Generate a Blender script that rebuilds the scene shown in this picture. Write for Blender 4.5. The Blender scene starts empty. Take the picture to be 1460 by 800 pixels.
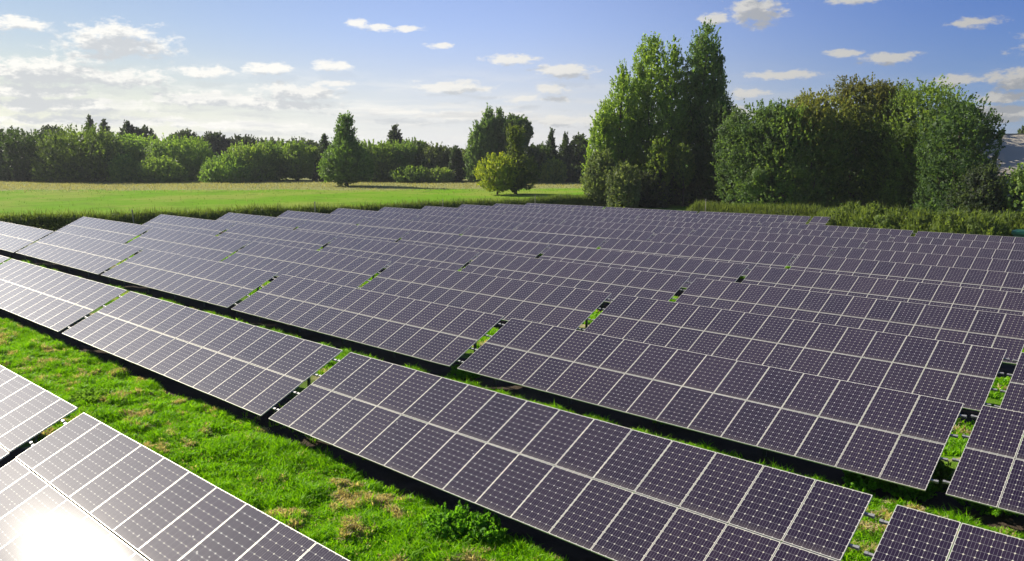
import bpy, math, random
import numpy as np
from mathutils import Matrix, Vector

# ------------------------------------------------------------------ camera, world, sun, exposure
SC = bpy.context.scene
COL = SC.collection
RNG = np.random.default_rng(7)
random.seed(7)

# World axes: X runs along the rows of tables, Y away from the camera across the rows, Z up.
CAM_Z = 8.0
FPX, PITCH, ROLL, AZ, TILT = 1145.31, .15873, -.00077, -.73632, .44744
W0, H0 = 1460, 800


def cam_axes():
    cp, sp = math.cos(PITCH), math.sin(PITCH)
    r = np.array([1, 0, 0.]); f = np.array([0, cp, -sp]); d = np.array([0, -sp, -cp])
    cr, sr = math.cos(ROLL), math.sin(ROLL)
    A = np.array([cr * r + sr * d, -sr * r + cr * d, f])
    u = np.array([math.cos(AZ), math.sin(AZ), 0]); n = np.array([-math.sin(AZ), math.cos(AZ), 0])
    B = np.array([u, n, [0, 0, 1.]])
    return A @ B.T


R_AX = cam_axes()          # rows: right, down, forward in world axes
cam_data = bpy.data.cameras.new('camera')
cam = bpy.data.objects.new('camera', cam_data)
COL.objects.link(cam)
M = Matrix(((R_AX[0][0], -R_AX[1][0], -R_AX[2][0], 0),
            (R_AX[0][1], -R_AX[1][1], -R_AX[2][1], 0),
            (R_AX[0][2], -R_AX[1][2], -R_AX[2][2], CAM_Z), (0, 0, 0, 1)))
cam.matrix_world = M
cam_data.sensor_width = 36
cam_data.lens = FPX / W0 * 36
cam_data.clip_end = 6000
SC.camera = cam

SUN_DIR = Vector((-.845, -.172, .500)).normalized()
SUN_EL = math.asin(SUN_DIR.z)
sd = bpy.data.lights.new('sun', 'SUN')
sd.energy = 5.0
sd.angle = math.radians(.53)
sd.color = (1, .92, .78)
sun = bpy.data.objects.new('sun', sd)
sun.rotation_euler = SUN_DIR.to_track_quat('Z', 'Y').to_euler()
sun.location = (-60, -10, 60)
COL.objects.link(sun)

SC.view_settings.view_transform = 'Standard'
SC.view_settings.look = 'None'
SC.view_settings.exposure = .75
SC.view_settings.gamma = 1
SC.view_settings.use_curve_mapping = False
SC.cycles.max_bounces = 10
SC.cycles.diffuse_bounces = 6
SC.cycles.glossy_bounces = 3
SC.cycles.transmission_bounces = 6
SC.cycles.caustics_reflective = False
SC.cycles.use_denoising = True
SC.cycles.denoiser = 'OPENIMAGEDENOISE'
SC.cycles.denoising_input_passes = 'RGB_ALBEDO_NORMAL'
SC.cycles.denoising_prefilter = 'ACCURATE'

SKY_STRENGTH = .075


class NT:
    """small helper for building node trees"""
    def __init__(s, tree):
        s.t = tree; s.n = tree.nodes; s.l = tree.links

    def new(s, kind, **kw):
        nd = s.n.new(kind)
        for k, v in kw.items():
            setattr(nd, k, v)
        return nd

    def put(s, sock, v):
        if hasattr(v, 'is_output') or isinstance(v, bpy.types.NodeSocket):
            s.l.new(v, sock)
        else:
            sock.default_value = v

    def math(s, op, a, b=None, c=None, clamp=False):
        nd = s.new('ShaderNodeMath', operation=op, use_clamp=clamp)
        for i, v in enumerate((a, b, c)):
            if v is not None:
                s.put(nd.inputs[i], v)
        return nd.outputs[0]

    def vec(s, op, a, b=None, c=None):
        nd = s.new('ShaderNodeVectorMath', operation=op)
        for i, v in enumerate((a, b, c)):
            if v is not None:
                s.put(nd.inputs[i], v)
        return nd.outputs['Value'] if op in ('LENGTH', 'DOT_PRODUCT') else nd.outputs[0]

    def noise(s, vec, scale, detail=4, rough=.55, dims='3D', out='Fac'):
        nd = s.new('ShaderNodeTexNoise', noise_dimensions=dims)
        if vec is not None:
            s.l.new(vec, nd.inputs['Vector'])
        nd.inputs['Scale'].default_value = scale
        nd.inputs['Detail'].default_value = detail
        nd.inputs['Roughness'].default_value = rough
        return nd.outputs[out]

    def ramp(s, fac, stops, interp='LINEAR'):
        nd = s.new('ShaderNodeValToRGB')
        nd.color_ramp.interpolation = interp
        e = nd.color_ramp.elements
        while len(e) < len(stops):
            e.new(.5)
        for i, (p, c) in enumerate(stops):
            e[i].position = p
            e[i].color = (*c, 1) if len(c) == 3 else c
        s.l.new(fac, nd.inputs[0])
        return nd.outputs[0]

    def smooth(s, v, lo, hi, a=0., b=1.):
        nd = s.new('ShaderNodeMapRange', interpolation_type='SMOOTHSTEP')
        s.put(nd.inputs[0], v)
        for i, x in enumerate((lo, hi, a, b)):
            nd.inputs[i + 1].default_value = x
        return nd.outputs[0]

    def mix(s, fac, a, b, blend='MIX'):
        nd = s.new('ShaderNodeMix', data_type='RGBA', blend_type=blend)
        for sock, v in ((nd.inputs[0], fac), (nd.inputs[6], a), (nd.inputs[7], b)):
            if isinstance(v, tuple) and len(v) == 3:
                v = (*v, 1)
            s.put(sock, v)
        return nd.outputs[2]


world = bpy.data.worlds.new('World')
SC.world = world
world.use_nodes = True
wt = NT(world.node_tree)
wt.n.clear()
sky = wt.new('ShaderNodeTexSky', sky_type='NISHITA', sun_disc=False)
sky.sun_elevation = SUN_EL
sky.sun_rotation = math.atan2(SUN_DIR.x, SUN_DIR.y)
sky.altitude = 50
sky.air_density = 1.0
sky.dust_density = .15
sky.ozone_density = 2.5

geo = wt.new('ShaderNodeTexCoord')
DIRV = geo.outputs['Generated']
FH = np.array([R_AX[2][0], R_AX[2][1], 0]); FH /= np.linalg.norm(FH)
RH = np.array([FH[1], -FH[0], 0])


def px_dir(px, py):
    d = (px - W0 / 2) / FPX * R_AX[0] + (py - H0 / 2) / FPX * R_AX[1] + R_AX[2]
    return d / np.linalg.norm(d)


def px_azel(px, py):
    d = px_dir(px, py)
    return math.degrees(math.atan2(d @ RH, d @ FH)), math.degrees(math.asin(d[2]))


# compass bearing (from the row grid's own heading) and elevation of a sky direction, in degrees
fx = wt.vec('DOT_PRODUCT', DIRV, tuple(FH)); rx = wt.vec('DOT_PRODUCT', DIRV, tuple(RH))
sep = wt.new('ShaderNodeSeparateXYZ'); wt.l.new(DIRV, sep.inputs[0])
az_ = wt.math('MULTIPLY', wt.math('ARCTAN2', rx, fx), 57.29578)
el_ = wt.math('MULTIPLY', wt.math('ARCSINE', sep.outputs[2]), 57.29578)
comb = wt.new('ShaderNodeCombineXYZ')
wt.l.new(az_, comb.inputs[0]); wt.l.new(el_, comb.inputs[1])
AZEL = comb.outputs[0]

CLOUDS = [(165, 61, 74, 25), (20, 33, 34, 9), (55, 103, 105, 20), (150, 112, 90, 13), (30, 130, 95, 13), (85, 150, 120, 14),
          (285, 103, 44, 9), (382, 99, 38, 9), (474, 94, 28, 8), (508, 32, 20, 6), (538, 38, 24, 6), (580, 41, 24, 5),
          (626, 65, 20, 5), (728, 85, 40, 8), (804, 101, 46, 11), (645, 125, 56, 11), (790, 127, 26, 8), (797, 141, 24, 5),
          (744, 141, 22, 6), (420, 132, 75, 14), (305, 142, 95, 12), (395, 150, 90, 8), (482, 119, 28, 5), (1077, 14, 40, 22),
          (1021, 27, 24, 9), (1210, 0, 30, 8), (1390, 32, 30, 8), (1118, 107, 46, 7), (1062, 133, 32, 7), (1267, 83, 40, 8),
          (1202, 76, 24, 6), (1358, 115, 30, 9), (1450, 112, 40, 14), (1432, 140, 40, 9), (1055, 161, 26, 10), (1435, 162, 70, 16),
          (680, 165, 120, 8), (800, 172, 70, 10), (560, 160, 60, 6), (130, 172, 160, 8), (330, 178, 120, 7),
          (-60, 90, 60, 20), (-140, 40, 80, 22), (1540, 60, 60, 18), (1620, 130, 90, 20), (900, -60, 120, 30), (300, -90, 110, 34), (620, -140, 150, 40)]


def cloud_group():
    g = bpy.data.node_groups.new('cloud_density', 'ShaderNodeTree')
    g.interface.new_socket('P', in_out='INPUT', socket_type='NodeSocketVector')
    g.interface.new_socket('D', in_out='OUTPUT', socket_type='NodeSocketFloat')
    t = NT(g)
    gi = t.new('NodeGroupInput'); go = t.new('NodeGroupOutput')
    P = gi.outputs[0]
    nv = t.vec('MULTIPLY', P, (1, 2.1, 1))
    wob = t.noise(nv, .8, 9, .68)
    m = None
    for (cx, cy, w, h) in CLOUDS:
        a, e = px_azel(cx, cy)
        w_ = w / FPX * 57.3; h_ = h / FPX * 57.3
        v = t.vec('MULTIPLY_ADD', P, (1 / w_, 1 / h_, 0), (-a / w_, -e / h_, 0))
        ln = t.vec('LENGTH', v)
        m = ln if m is None else t.math('MINIMUM', m, ln)
    edge = t.math('MULTIPLY_ADD', t.math('SUBTRACT', wob, .5), 3.1, m)
    d1 = t.smooth(edge, 1.12, .42)
    # thin streaks low over the horizon on the sun's side
    sv = t.vec('MULTIPLY', P, (.16, 1.25, 1))
    st = t.noise(sv, 1.0, 6, .6)
    sp = t.new('ShaderNodeSeparateXYZ'); t.l.new(P, sp.inputs[0])
    w1 = t.smooth(sp.outputs[1], 6.5, 2.2)
    w2 = t.smooth(sp.outputs[0], 22, -6, .35, 1.)
    th = t.math('MULTIPLY', t.math('MULTIPLY', t.smooth(st, .40, .66), w1), w2)
    t.l.new(t.math('MAXIMUM', d1, t.math('MULTIPLY', th, .8)), go.inputs[0])
    return g


CG = cloud_group()


def cloud_at(vec):
    nd = wt.new('ShaderNodeGroup'); nd.node_tree = CG
    wt.l.new(vec, nd.inputs[0])
    return nd.outputs[0]


d0 = cloud_at(AZEL)
d1 = cloud_at(wt.vec('ADD', AZEL, (-.35, .62, 0)))
lit = wt.math('SUBTRACT', 1., wt.math('MULTIPLY', d1, .85), clamp=True)
# brightness of the clouds falls away from the sun's bearing
cb = wt.smooth(az_, 34, -20, .52, 1.)
ccol = wt.mix(lit, (4.5, 4.75, 5.1), (8.4, 8.2, 7.7))
cmul = wt.vec('SCALE', ccol); wt.l.new(cb, cmul.node.inputs['Scale'])
# the deeper blue of a clear summer sky, higher up
skyc = wt.new('ShaderNodeHueSaturation'); wt.l.new(sky.outputs[0], skyc.inputs['Color'])
skyc.inputs['Saturation'].default_value = 1.0
bw = wt.new('ShaderNodeRGBToBW'); wt.l.new(sky.outputs[0], bw.inputs[0])
white_air = wt.vec('SCALE', (.84, .88, .91)); wt.l.new(bw.outputs[0], white_air.node.inputs['Scale'])
hz = wt.math('MULTIPLY', wt.math('MULTIPLY', wt.smooth(el_, 9.0, 0.), .85), wt.smooth(az_, 36, -10, .5, 1.))
skymix = wt.mix(hz, wt.mix(1., skyc.outputs[0], (.96, .85, 1.05), 'MULTIPLY'), white_air)
skymix = wt.mix(wt.smooth(az_, 0, 34), skymix, wt.mix(1., skymix, (.38, .55, .80), 'MULTIPLY'))
skymix = wt.mix(wt.smooth(az_, 2, -34), skymix, wt.mix(1., skymix, (.84, .83, .66), 'MULTIPLY'))
final = wt.mix(wt.math('MULTIPLY', d0, .92), skymix, cmul)
skymix_hi = wt.mix(wt.smooth(el_, 12, 34), (1, 1, 1), wt.mix(wt.smooth(az_, -14, -48), (1.04, .99, 1.02), (.92, 1.02, 1.18)))
final = wt.mix(1., final, skymix_hi, 'MULTIPLY')
bg = wt.new('ShaderNodeBackground')
wt.l.new(final, bg.inputs[0])
bg.inputs[1].default_value = SKY_STRENGTH
wo = wt.new('ShaderNodeOutputWorld')
wt.l.new(bg.outputs[0], wo.inputs[0])
world.cycles.sampling_method = 'MANUAL'
world.cycles.sample_map_resolution = 512


# ------------------------------------------------------------------ small helpers
def mesh_np(name, V, F, mat=None, smooth=False, cols=None, uvs=None, mats=None, midx=None):
    """V (n,3); F (m,k) int array, or list of index lists"""
    me = bpy.data.meshes.new(name)
    V = np.asarray(V, dtype=np.float32)
    if isinstance(F, np.ndarray):
        m, k = F.shape
        me.vertices.add(len(V)); me.vertices.foreach_set('co', V.ravel())
        me.loops.add(m * k); me.loops.foreach_set('vertex_index', F.ravel().astype(np.int32))
        me.polygons.add(m)
        me.polygons.foreach_set('loop_start', np.arange(0, m * k, k, dtype=np.int32))
        try:
            me.polygons.foreach_set('loop_total', np.full(m, k, dtype=np.int32))
        except Exception:
            pass
        me.update(calc_edges=True)
    else:
        me.from_pydata([tuple(v) for v in V], [], F)
        me.update()
    if cols is not None:
        a = me.attributes.new('col', 'FLOAT_COLOR', 'POINT')
        c = np.ones((len(V), 4), np.float32); c[:, :3] = cols
        a.data.foreach_set('color', c.ravel())
    if uvs is not None:
        uv = me.uv_layers.new(name='UVMap')
        vi = np.zeros(len(me.loops), dtype=np.int32); me.loops.foreach_get('vertex_index', vi)
        uv.data.foreach_set('uv', np.asarray(uvs, np.float32)[vi].ravel())
    for x in (mats or ([mat] if mat else [])):
        me.materials.append(x)
    if midx is not None:
        me.polygons.foreach_set('material_index', np.asarray(midx, np.int32))
    if smooth:
        me.polygons.foreach_set('use_smooth', np.ones(len(me.polygons), dtype=bool))
    return me


def link(name, me, parent=None, loc=None, rot=None):
    o = bpy.data.objects.new(name, me)
    COL.objects.link(o)
    if parent:
        o.parent = parent
    if loc is not None:
        o.location = loc
    if rot is not None:
        o.rotation_euler = rot
    return o


def tag(o, label=None, cat=None, group=None, kind=None):
    if label: o['label'] = label
    if cat: o['category'] = cat
    if group: o['group'] = group
    if kind: o['kind'] = kind
    return o


class MB:
    """collects boxes and tubes for one mesh"""
    def __init__(s):
        s.v = []; s.f = []; s.m = []

    def add(s, V, F, mi=0):
        b = len(s.v)
        s.v += [tuple(x) for x in V]
        s.f += [[i + b for i in f] for f in F]
        s.m += [mi] * len(F)

    def box(s, x0, x1, y0, y1, z0, z1, mi=0):
        V = [(x, y, z) for z in (z0, z1) for y in (y0, y1) for x in (x0, x1)]
        s.add(V, [[0, 2, 3, 1], [4, 5, 7, 6], [0, 1, 5, 4], [2, 6, 7, 3], [0, 4, 6, 2], [1, 3, 7, 5]], mi)

    def tube(s, pts, rads, n=8, mi=0):
        pts = [Vector(p) for p in pts]
        V = []; F = []
        for i, (p, r) in enumerate(zip(pts, rads)):
            d = (pts[min(i + 1, len(pts) - 1)] - pts[max(i - 1, 0)]).normalized()
            a = d.orthogonal().normalized() if i == 0 else (a - d * a.dot(d)).normalized()
            b = d.cross(a)
            for k in range(n):
                t = 2 * math.pi * k / n
                V.append(p + (a * math.cos(t) + b * math.sin(t)) * r)
        for i in range(len(pts) - 1):
            for k in range(n):
                F.append([i * n + k, i * n + (k + 1) % n, (i + 1) * n + (k + 1) % n, (i + 1) * n + k])
        F.append(list(range(n))[::-1]); F.append([(len(pts) - 1) * n + k for k in range(n)])
        s.add(V, F, mi)

    def mesh(s, name, mats, smooth=False):
        return mesh_np(name, np.array(s.v), s.f, mats=mats, midx=s.m, smooth=smooth)


def new_mat(name):
    m = bpy.data.materials.new(name)
    m.use_nodes = True
    t = NT(m.node_tree)
    b = t.n['Principled BSDF']
    return m, t, b


def simple_mat(name, col, rough=.5, metal=0., var=.12, scale=6., spec=.5):
    m, t, b = new_mat(name)
    tc = t.new('ShaderNodeTexCoord')
    nz = t.noise(tc.outputs['Object'], scale, 5, .6)
    c = t.mix(nz, tuple(x * (1 - var) for x in col), tuple(min(1, x * (1 + var)) for x in col))
    t.l.new(c, b.inputs['Base Color'])
    b.inputs['Roughness'].default_value = rough
    b.inputs['Metallic'].default_value = metal
    b.inputs['Specular IOR Level'].default_value = spec
    return m


def leaf_mat(name, trans=.35, rough=.55, tint=(1.25, 1.2, .55), spec=.25):
    m, t, b = new_mat(name)
    at = t.new('ShaderNodeAttribute', attribute_name='col')
    c = at.outputs['Color']
    t.l.new(c, b.inputs['Base Color'])
    b.inputs['Roughness'].default_value = rough
    b.inputs['Specular IOR Level'].default_value = spec
    tr = t.new('ShaderNodeBsdfTranslucent')
    t.l.new(t.mix(1., c, tint, 'MULTIPLY'), tr.inputs[0])
    mx = t.new('ShaderNodeMixShader'); mx.inputs[0].default_value = trans
    t.l.new(b.outputs[0], mx.inputs[1]); t.l.new(tr.outputs[0], mx.inputs[2])
    t.l.new(mx.outputs[0], t.n['Material Output'].inputs[0])
    return m


MAT_LEAF = leaf_mat('foliage', .55, .55, (1.6, 1.5, .7))
MAT_GRASS = leaf_mat('grass_blades', .5, .5, (1.2, 1.15, .5), .2)
MAT_BARK = simple_mat('bark', (.07, .055, .04), .9, 0, .4, 3.)
MAT_POST = simple_mat('weathered_wood', (.30, .27, .21), .85, 0, .25, 9.)
MAT_GALV = simple_mat('galvanised_steel', (.36, .36, .36), .55, .5, .12, 14.)
MAT_STEEL = simple_mat('dull_steel', (.12, .12, .12), .55, .6, .2, 8.)
MAT_FRAME = simple_mat('aluminium_frame', (.80, .77, .68), .42, .2, .05, 5.)
MAT_GREEN = simple_mat('green_paint', (.03, .17, .09), .4, 0, .1, 2.)
MAT_DGREEN = simple_mat('dark_green_paint', (.02, .10, .06), .5, 0, .1, 2.)


# ------------------------------------------------------------------ ground shape
ROW_N = [6.4423, 14.1935, 21.7646, 29.553, 37.3354, 45.0673, 52.7657, 60.32, 67.8089, 75.3, 82.8, 90.3, 97.8]
ROW_Z = [-5.7973, -5.9107, -6.0362, -6.2642, -6.4893, -6.6701, -6.8068, -6.9643, -7.1141, -7.31, -7.47, -7.62, -7.80]
ROW_S = [.0010, -.0018, -.0026, -.0019, -.0012, -.0001, .0012, .0012, .0028, .0027, .0027, .004, .0075]
ROW_U0 = [-49.9636, -50.5067, -66.3683, -82.4604, -82.9554, -83.3667, -83.7889, -84.0708, -84.3873, -84.54, -84.85, -85.15, -85.30]
PITCH_T = 15.544
PW = 1.01
SLOPE_L = 1.588
CT, ST = math.cos(TILT), math.sin(TILT)
TOP_H = 2 * SLOPE_L * ST + .72
_gn = np.array([-60, -20] + ROW_N + [112, 3000.])
_gz = np.array([.35, .35] + [z + CAM_Z - TOP_H for z in ROW_Z] + [-2.0, -2.0])
FIELD_Z = -1.95


_lat = RNG.random((256, 256))


def vnoise(x, y):
    xi = np.floor(x).astype(int); yi = np.floor(y).astype(int)
    fx_ = x - xi; fy_ = y - yi
    fx_ = fx_ * fx_ * (3 - 2 * fx_); fy_ = fy_ * fy_ * (3 - 2 * fy_)
    a = _lat[xi % 256, yi % 256]; b = _lat[(xi + 1) % 256, yi % 256]
    c = _lat[xi % 256, (yi + 1) % 256]; d = _lat[(xi + 1) % 256, (yi + 1) % 256]
    return (a * (1 - fx_) + b * fx_) * (1 - fy_) + (c * (1 - fx_) + d * fx_) * fy_


def fbm(x, y, o=4):
    s = 0; w = 0; amp = 1.
    for i in range(o):
        s = s + amp * vnoise(x * 2 ** i + 17.3 * i, y * 2 ** i + 5.1 * i); w += amp; amp *= .55
    return s / w


def straw_mask(X, Y):
    """dead, straw coloured patches between the rows"""
    a = fbm(X * 1.7 + 3, Y * 2.6 + 9, 4); b = fbm(X * .22 + 31, Y * .3 + 4, 2)
    return np.clip((a + (b - .5) * .30 - .642) / .05, 0, 1)


def ground_z(X, Y, relief=True):
    X = np.asarray(X, float); Y = np.asarray(Y, float)
    g = np.interp(Y, _gn, _gz)
    g = (g + np.interp(Y - 3, _gn, _gz) + np.interp(Y + 3, _gn, _gz)) / 3
    s = np.clip((-90 - X) / 45, 0, 1); s = s * s * (3 - 2 * s)
    if relief:
        near = (Y < 40) & (X > -90) & (X < 30)
        g = g + near * ((fbm(X * 1.3 + 7, Y * 1.6 + 2, 3) - .5) * .22 + straw_mask(X, Y) * .07)
    return g * (1 - s) + FIELD_Z * s


def pix_world(px, depth):
    """world X, Y of the point at this picture column and forward depth"""
    d = px_dir(px, 216.66)
    t = depth / (d @ R_AX[2])
    return d[0] * t, d[1] * t


def pix_height(py, depth):
    """world Z of a picture row at a forward depth (column 730)"""
    d = px_dir(730, py)
    return CAM_Z + d[2] * depth / (d @ R_AX[2])


def project(P):
    P = np.atleast_2d(P) - np.array([0, 0, CAM_Z])
    c = P @ R_AX.T
    return np.stack([W0 / 2 + FPX * c[:, 0] / c[:, 2], H0 / 2 + FPX * c[:, 1] / c[:, 2]], 1), c[:, 2]


def grid_mesh(name, xs, ys, zf, mat, attrs=None):
    X, Y = np.meshgrid(xs, ys)
    Z = zf(X, Y)
    V = np.stack([X.ravel(), Y.ravel(), Z.ravel()], 1)
    nx, ny = len(xs), len(ys)
    i = np.arange(nx * ny).reshape(ny, nx)
    F = np.stack([i[:-1, :-1].ravel(), i[:-1, 1:].ravel(), i[1:, 1:].ravel(), i[1:, :-1].ravel()], 1)
    me = mesh_np(name, V, F, mat, smooth=True)
    if attrs:
        for k, fn in attrs.items():
            a = me.attributes.new(k, 'FLOAT', 'POINT')
            a.data.foreach_set('value', fn(X, Y).ravel().astype(np.float32))
    return me


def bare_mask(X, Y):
    """brown ground with hardly any grass, below the tables"""
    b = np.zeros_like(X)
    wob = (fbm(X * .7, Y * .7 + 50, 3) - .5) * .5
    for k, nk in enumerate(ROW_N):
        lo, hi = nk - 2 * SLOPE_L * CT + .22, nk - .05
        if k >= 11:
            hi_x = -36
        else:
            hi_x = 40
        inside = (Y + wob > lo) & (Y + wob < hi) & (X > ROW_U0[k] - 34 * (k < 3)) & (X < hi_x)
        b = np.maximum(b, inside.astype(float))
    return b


def ground_material():
    m, t, b = new_mat('grass_ground')
    tc = t.new('ShaderNodeTexCoord'); P = tc.outputs['Object']
    n1 = t.noise(P, .35, 6, .6); n2 = t.noise(P, 3.2, 6, .65); n3 = t.noise(P, 18., 4, .6)
    green = t.mix(n2, (.07, .16, .008), (.16, .31, .012))
    green = t.mix(t.smooth(n1, .45, .7), green, (.11, .15, .03))
    straw = t.mix(n3, (.26, .22, .11), (.50, .43, .24))
    a1 = t.new('ShaderNodeAttribute', attribute_name='straw')
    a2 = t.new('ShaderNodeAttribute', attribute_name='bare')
    c = t.mix(a1.outputs['Fac'], green, straw)
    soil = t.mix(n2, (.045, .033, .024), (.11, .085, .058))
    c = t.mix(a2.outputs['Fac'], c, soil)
    t.l.new(c, b.inputs['Base Color'])
    b.inputs['Roughness'].default_value = .95
    b.inputs['Specular IOR Level'].default_value = .1
    bp = t.new('ShaderNodeBump'); bp.inputs['Strength'].default_value = .7; bp.inputs['Distance'].default_value = .08
    t.l.new(n3, bp.inputs['Height']); t.l.new(bp.outputs[0], b.inputs['Normal'])
    return m


xs = np.concatenate([np.linspace(-2600, -420, 12), np.linspace(-400, -100, 31), np.arange(-95, 20, .28), np.linspace(22, 120, 30), np.linspace(150, 2600, 10)])
ys = np.concatenate([np.linspace(-200, -10, 12), np.arange(-5, 6, .4), np.arange(6, 12.5, .13), np.arange(12.5, 28, .2), np.arange(28, 112, .4), np.linspace(115, 400, 40), np.linspace(450, 3000, 14)])
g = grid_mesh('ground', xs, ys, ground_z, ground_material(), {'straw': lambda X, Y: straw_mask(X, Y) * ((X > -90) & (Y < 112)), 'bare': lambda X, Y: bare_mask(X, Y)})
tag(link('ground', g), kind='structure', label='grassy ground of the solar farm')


def field_material():
    m, t, b = new_mat('meadow')
    tc = t.new('ShaderNodeTexCoord'); P = tc.outputs['Object']
    at = t.new('ShaderNodeAttribute', attribute_name='dry')
    n1 = t.noise(P, .05, 5, .6); n2 = t.noise(P, .5, 6, .7)
    sv = t.vec('MULTIPLY', P, (1, 1, 1))
    n3 = t.noise(sv, 2.6, 4, .7)
    green = t.mix(n2, (.13, .30, .006), (.21, .42, .008))
    green = t.mix(t.smooth(n1, .42, .62), green, (.27, .36, .045))
    green = t.mix(t.smooth(t.noise(P, .16, 5, .65), .5, .72, 0, .6), green, (.12, .22, .015))
    green = t.mix(t.smooth(n3, .55, .75, 0, .3), green, (.09, .20, .012))
    dry = t.mix(n2, (.24, .27, .09), (.40, .39, .17))
    dry = t.mix(t.smooth(n3, .52, .72, 0, .55), dry, (.14, .15, .05))
    f = t.math('ADD', at.outputs['Fac'], t.math('MULTIPLY', t.math('ADD', t.math('SUBTRACT', n2, .5), t.math('SUBTRACT', n1, .5)), 1.0))
    c = t.mix(t.smooth(f, .35, .65), green, dry)
    t.l.new(c, b.inputs['Base Color'])
    b.inputs['Roughness'].default_value = .95
    b.inputs['Specular IOR Level'].default_value = .05
    bp = t.new('ShaderNodeBump'); bp.inputs['Strength'].default_value = 1.; bp.inputs['Distance'].default_value = .5
    t.l.new(n3, bp.inputs['Height']); t.l.new(bp.outputs[0], b.inputs['Normal'])
    return m


def dry_mask(X, Y):
    """the unmown strip along the far trees"""
    dep = X * FH[0] + Y * FH[1]
    lat_ = X * RH[0] + Y * RH[1]
    d_lim = 214 + 9 * np.clip((lat_ + 60) / 80, -1.5, 1.2)
    near = np.clip((X + 103) / 9, 0, 1) * .62
    return np.maximum(np.clip((dep - d_lim) / 34 + .5, 0, 1), near)


xs = np.concatenate([np.linspace(-620, -300, 30), np.linspace(-296, -89, 120)])
ys = np.concatenate([np.linspace(-60, 20, 10), np.linspace(22, 330, 160)])
gf = grid_mesh('field', xs, ys, lambda X, Y: ground_z(X, Y) + .05, field_material(), {'dry': dry_mask})
tag(link('field', gf), kind='structure', label='sunlit meadow beyond the hedge with a dry strip along the trees')


# ------------------------------------------------------------------ solar tables
def panel_material():
    m, t, b = new_mat('solar_cells')
    uv = t.new('ShaderNodeUVMap', uv_map='UVMap')
    sp = t.new('ShaderNodeSeparateXYZ'); t.l.new(uv.outputs[0], sp.inputs[0])
    # margins of white backsheet round the 6 x 10 cells
    mu, mv = .005, .004
    U = t.math('DIVIDE', t.math('SUBTRACT', sp.outputs[0], mu), 1 - 2 * mu)
    V = t.math('DIVIDE', t.math('SUBTRACT', sp.outputs[1], mv), 1 - 2 * mv)
    au = t.math('ABSOLUTE', t.math('SUBTRACT', U, .5)); av = t.math('ABSOLUTE', t.math('SUBTRACT', V, .5))
    outside = t.math('GREATER_THAN', t.math('MAXIMUM', au, av), .5)
    cu = t.math('FRACT', t.math('MULTIPLY', U, 6)); cv = t.math('FRACT', t.math('MULTIPLY', V, 10))
    du = t.math('ABSOLUTE', t.math('SUBTRACT', cu, .5)); dv = t.math('ABSOLUTE', t.math('SUBTRACT', cv, .5))
    gap = t.math('GREATER_THAN', t.math('MAXIMUM', du, dv), .4885)
    corner = t.math('GREATER_THAN', t.math('ADD', du, dv), .882)
    white = t.math('MAXIMUM', corner, outside)
    # two silver busbars in each cell
    b1 = t.math('ABSOLUTE', t.math('SUBTRACT', t.math('FRACT', t.math('MULTIPLY', cu, 3)), .5))
    bus = t.math('MULTIPLY', t.math('GREATER_THAN', b1, .472), t.math('LESS_THAN', du, .42))
    oi = t.new('ShaderNodeObjectInfo')
    r = oi.outputs['Random']
    cell = t.mix(r, (.014, .008, .023), (.024, .014, .032))
    wn = t.new('ShaderNodeTexWhiteNoise', noise_dimensions='3D')
    fl = t.vec('FLOOR', t.vec('MULTIPLY', uv.outputs[0], (6, 10, 1)))
    cx_ = t.new('ShaderNodeCombineXYZ'); t.l.new(r, cx_.inputs[2])
    t.l.new(t.vec('ADD', fl, t.vec('SCALE', cx_.outputs[0])), wn.inputs[0])
    cell = t.mix(t.math('MULTIPLY', wn.outputs[0], .35), cell, (.036, .023, .042))
    back = t.mix(r, (.62, .61, .56), (.60, .57, .44))
    c = t.mix(bus, cell, (.24, .23, .25))
    c = t.mix(gap, c, (.34, .33, .33))
    c = t.mix(white, c, back)
    # a little dust, more along the lower edge of the glass
    n = t.noise(uv.outputs[0], 5., 5, .65)
    low = t.smooth(sp.outputs[1], .12, 0., 0., .16)
    dust = t.math('ADD', t.math('MULTIPLY', t.smooth(n, .35, .8), .035), low)
    c = t.mix(dust, c, (.30, .27, .22))
    # bird droppings: a few pale specks, different on every panel
    vo = t.new('ShaderNodeTexVoronoi', voronoi_dimensions='3D'); vo.inputs['Scale'].default_value = 1.
    sc_ = t.vec('MULTIPLY', uv.outputs[0], (9, 14.5, 1))
    rz = t.new('ShaderNodeCombineXYZ'); t.l.new(t.math('MULTIPLY', r, 97.), rz.inputs[2]); t.l.new(t.math('MULTIPLY', r, 31.), rz.inputs[0])
    t.l.new(t.vec('ADD', sc_, rz.outputs[0]), vo.inputs['Vector'])
    vs = t.new('ShaderNodeSeparateXYZ'); t.l.new(vo.outputs['Color'], vs.inputs[0])
    spot = t.math('MULTIPLY', t.math('GREATER_THAN', vs.outputs[0], .982), t.math('LESS_THAN', vo.outputs['Distance'], .14))
    c = t.mix(spot, c, (.70, .68, .62))
    t.l.new(c, b.inputs['Base Color'])
    b.inputs['Roughness'].default_value = .48
    b.inputs['Specular IOR Level'].default_value = .05
    b.inputs['Coat Weight'].default_value = 1.
    b.inputs['Coat Roughness'].default_value = .068
    b.inputs['Coat IOR'].default_value = 1.45
    return m


MAT_CELL = panel_material()
GW, GL, FW = PW - .017, SLOPE_L - .026, .0095          # outer panel size and frame face


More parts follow.
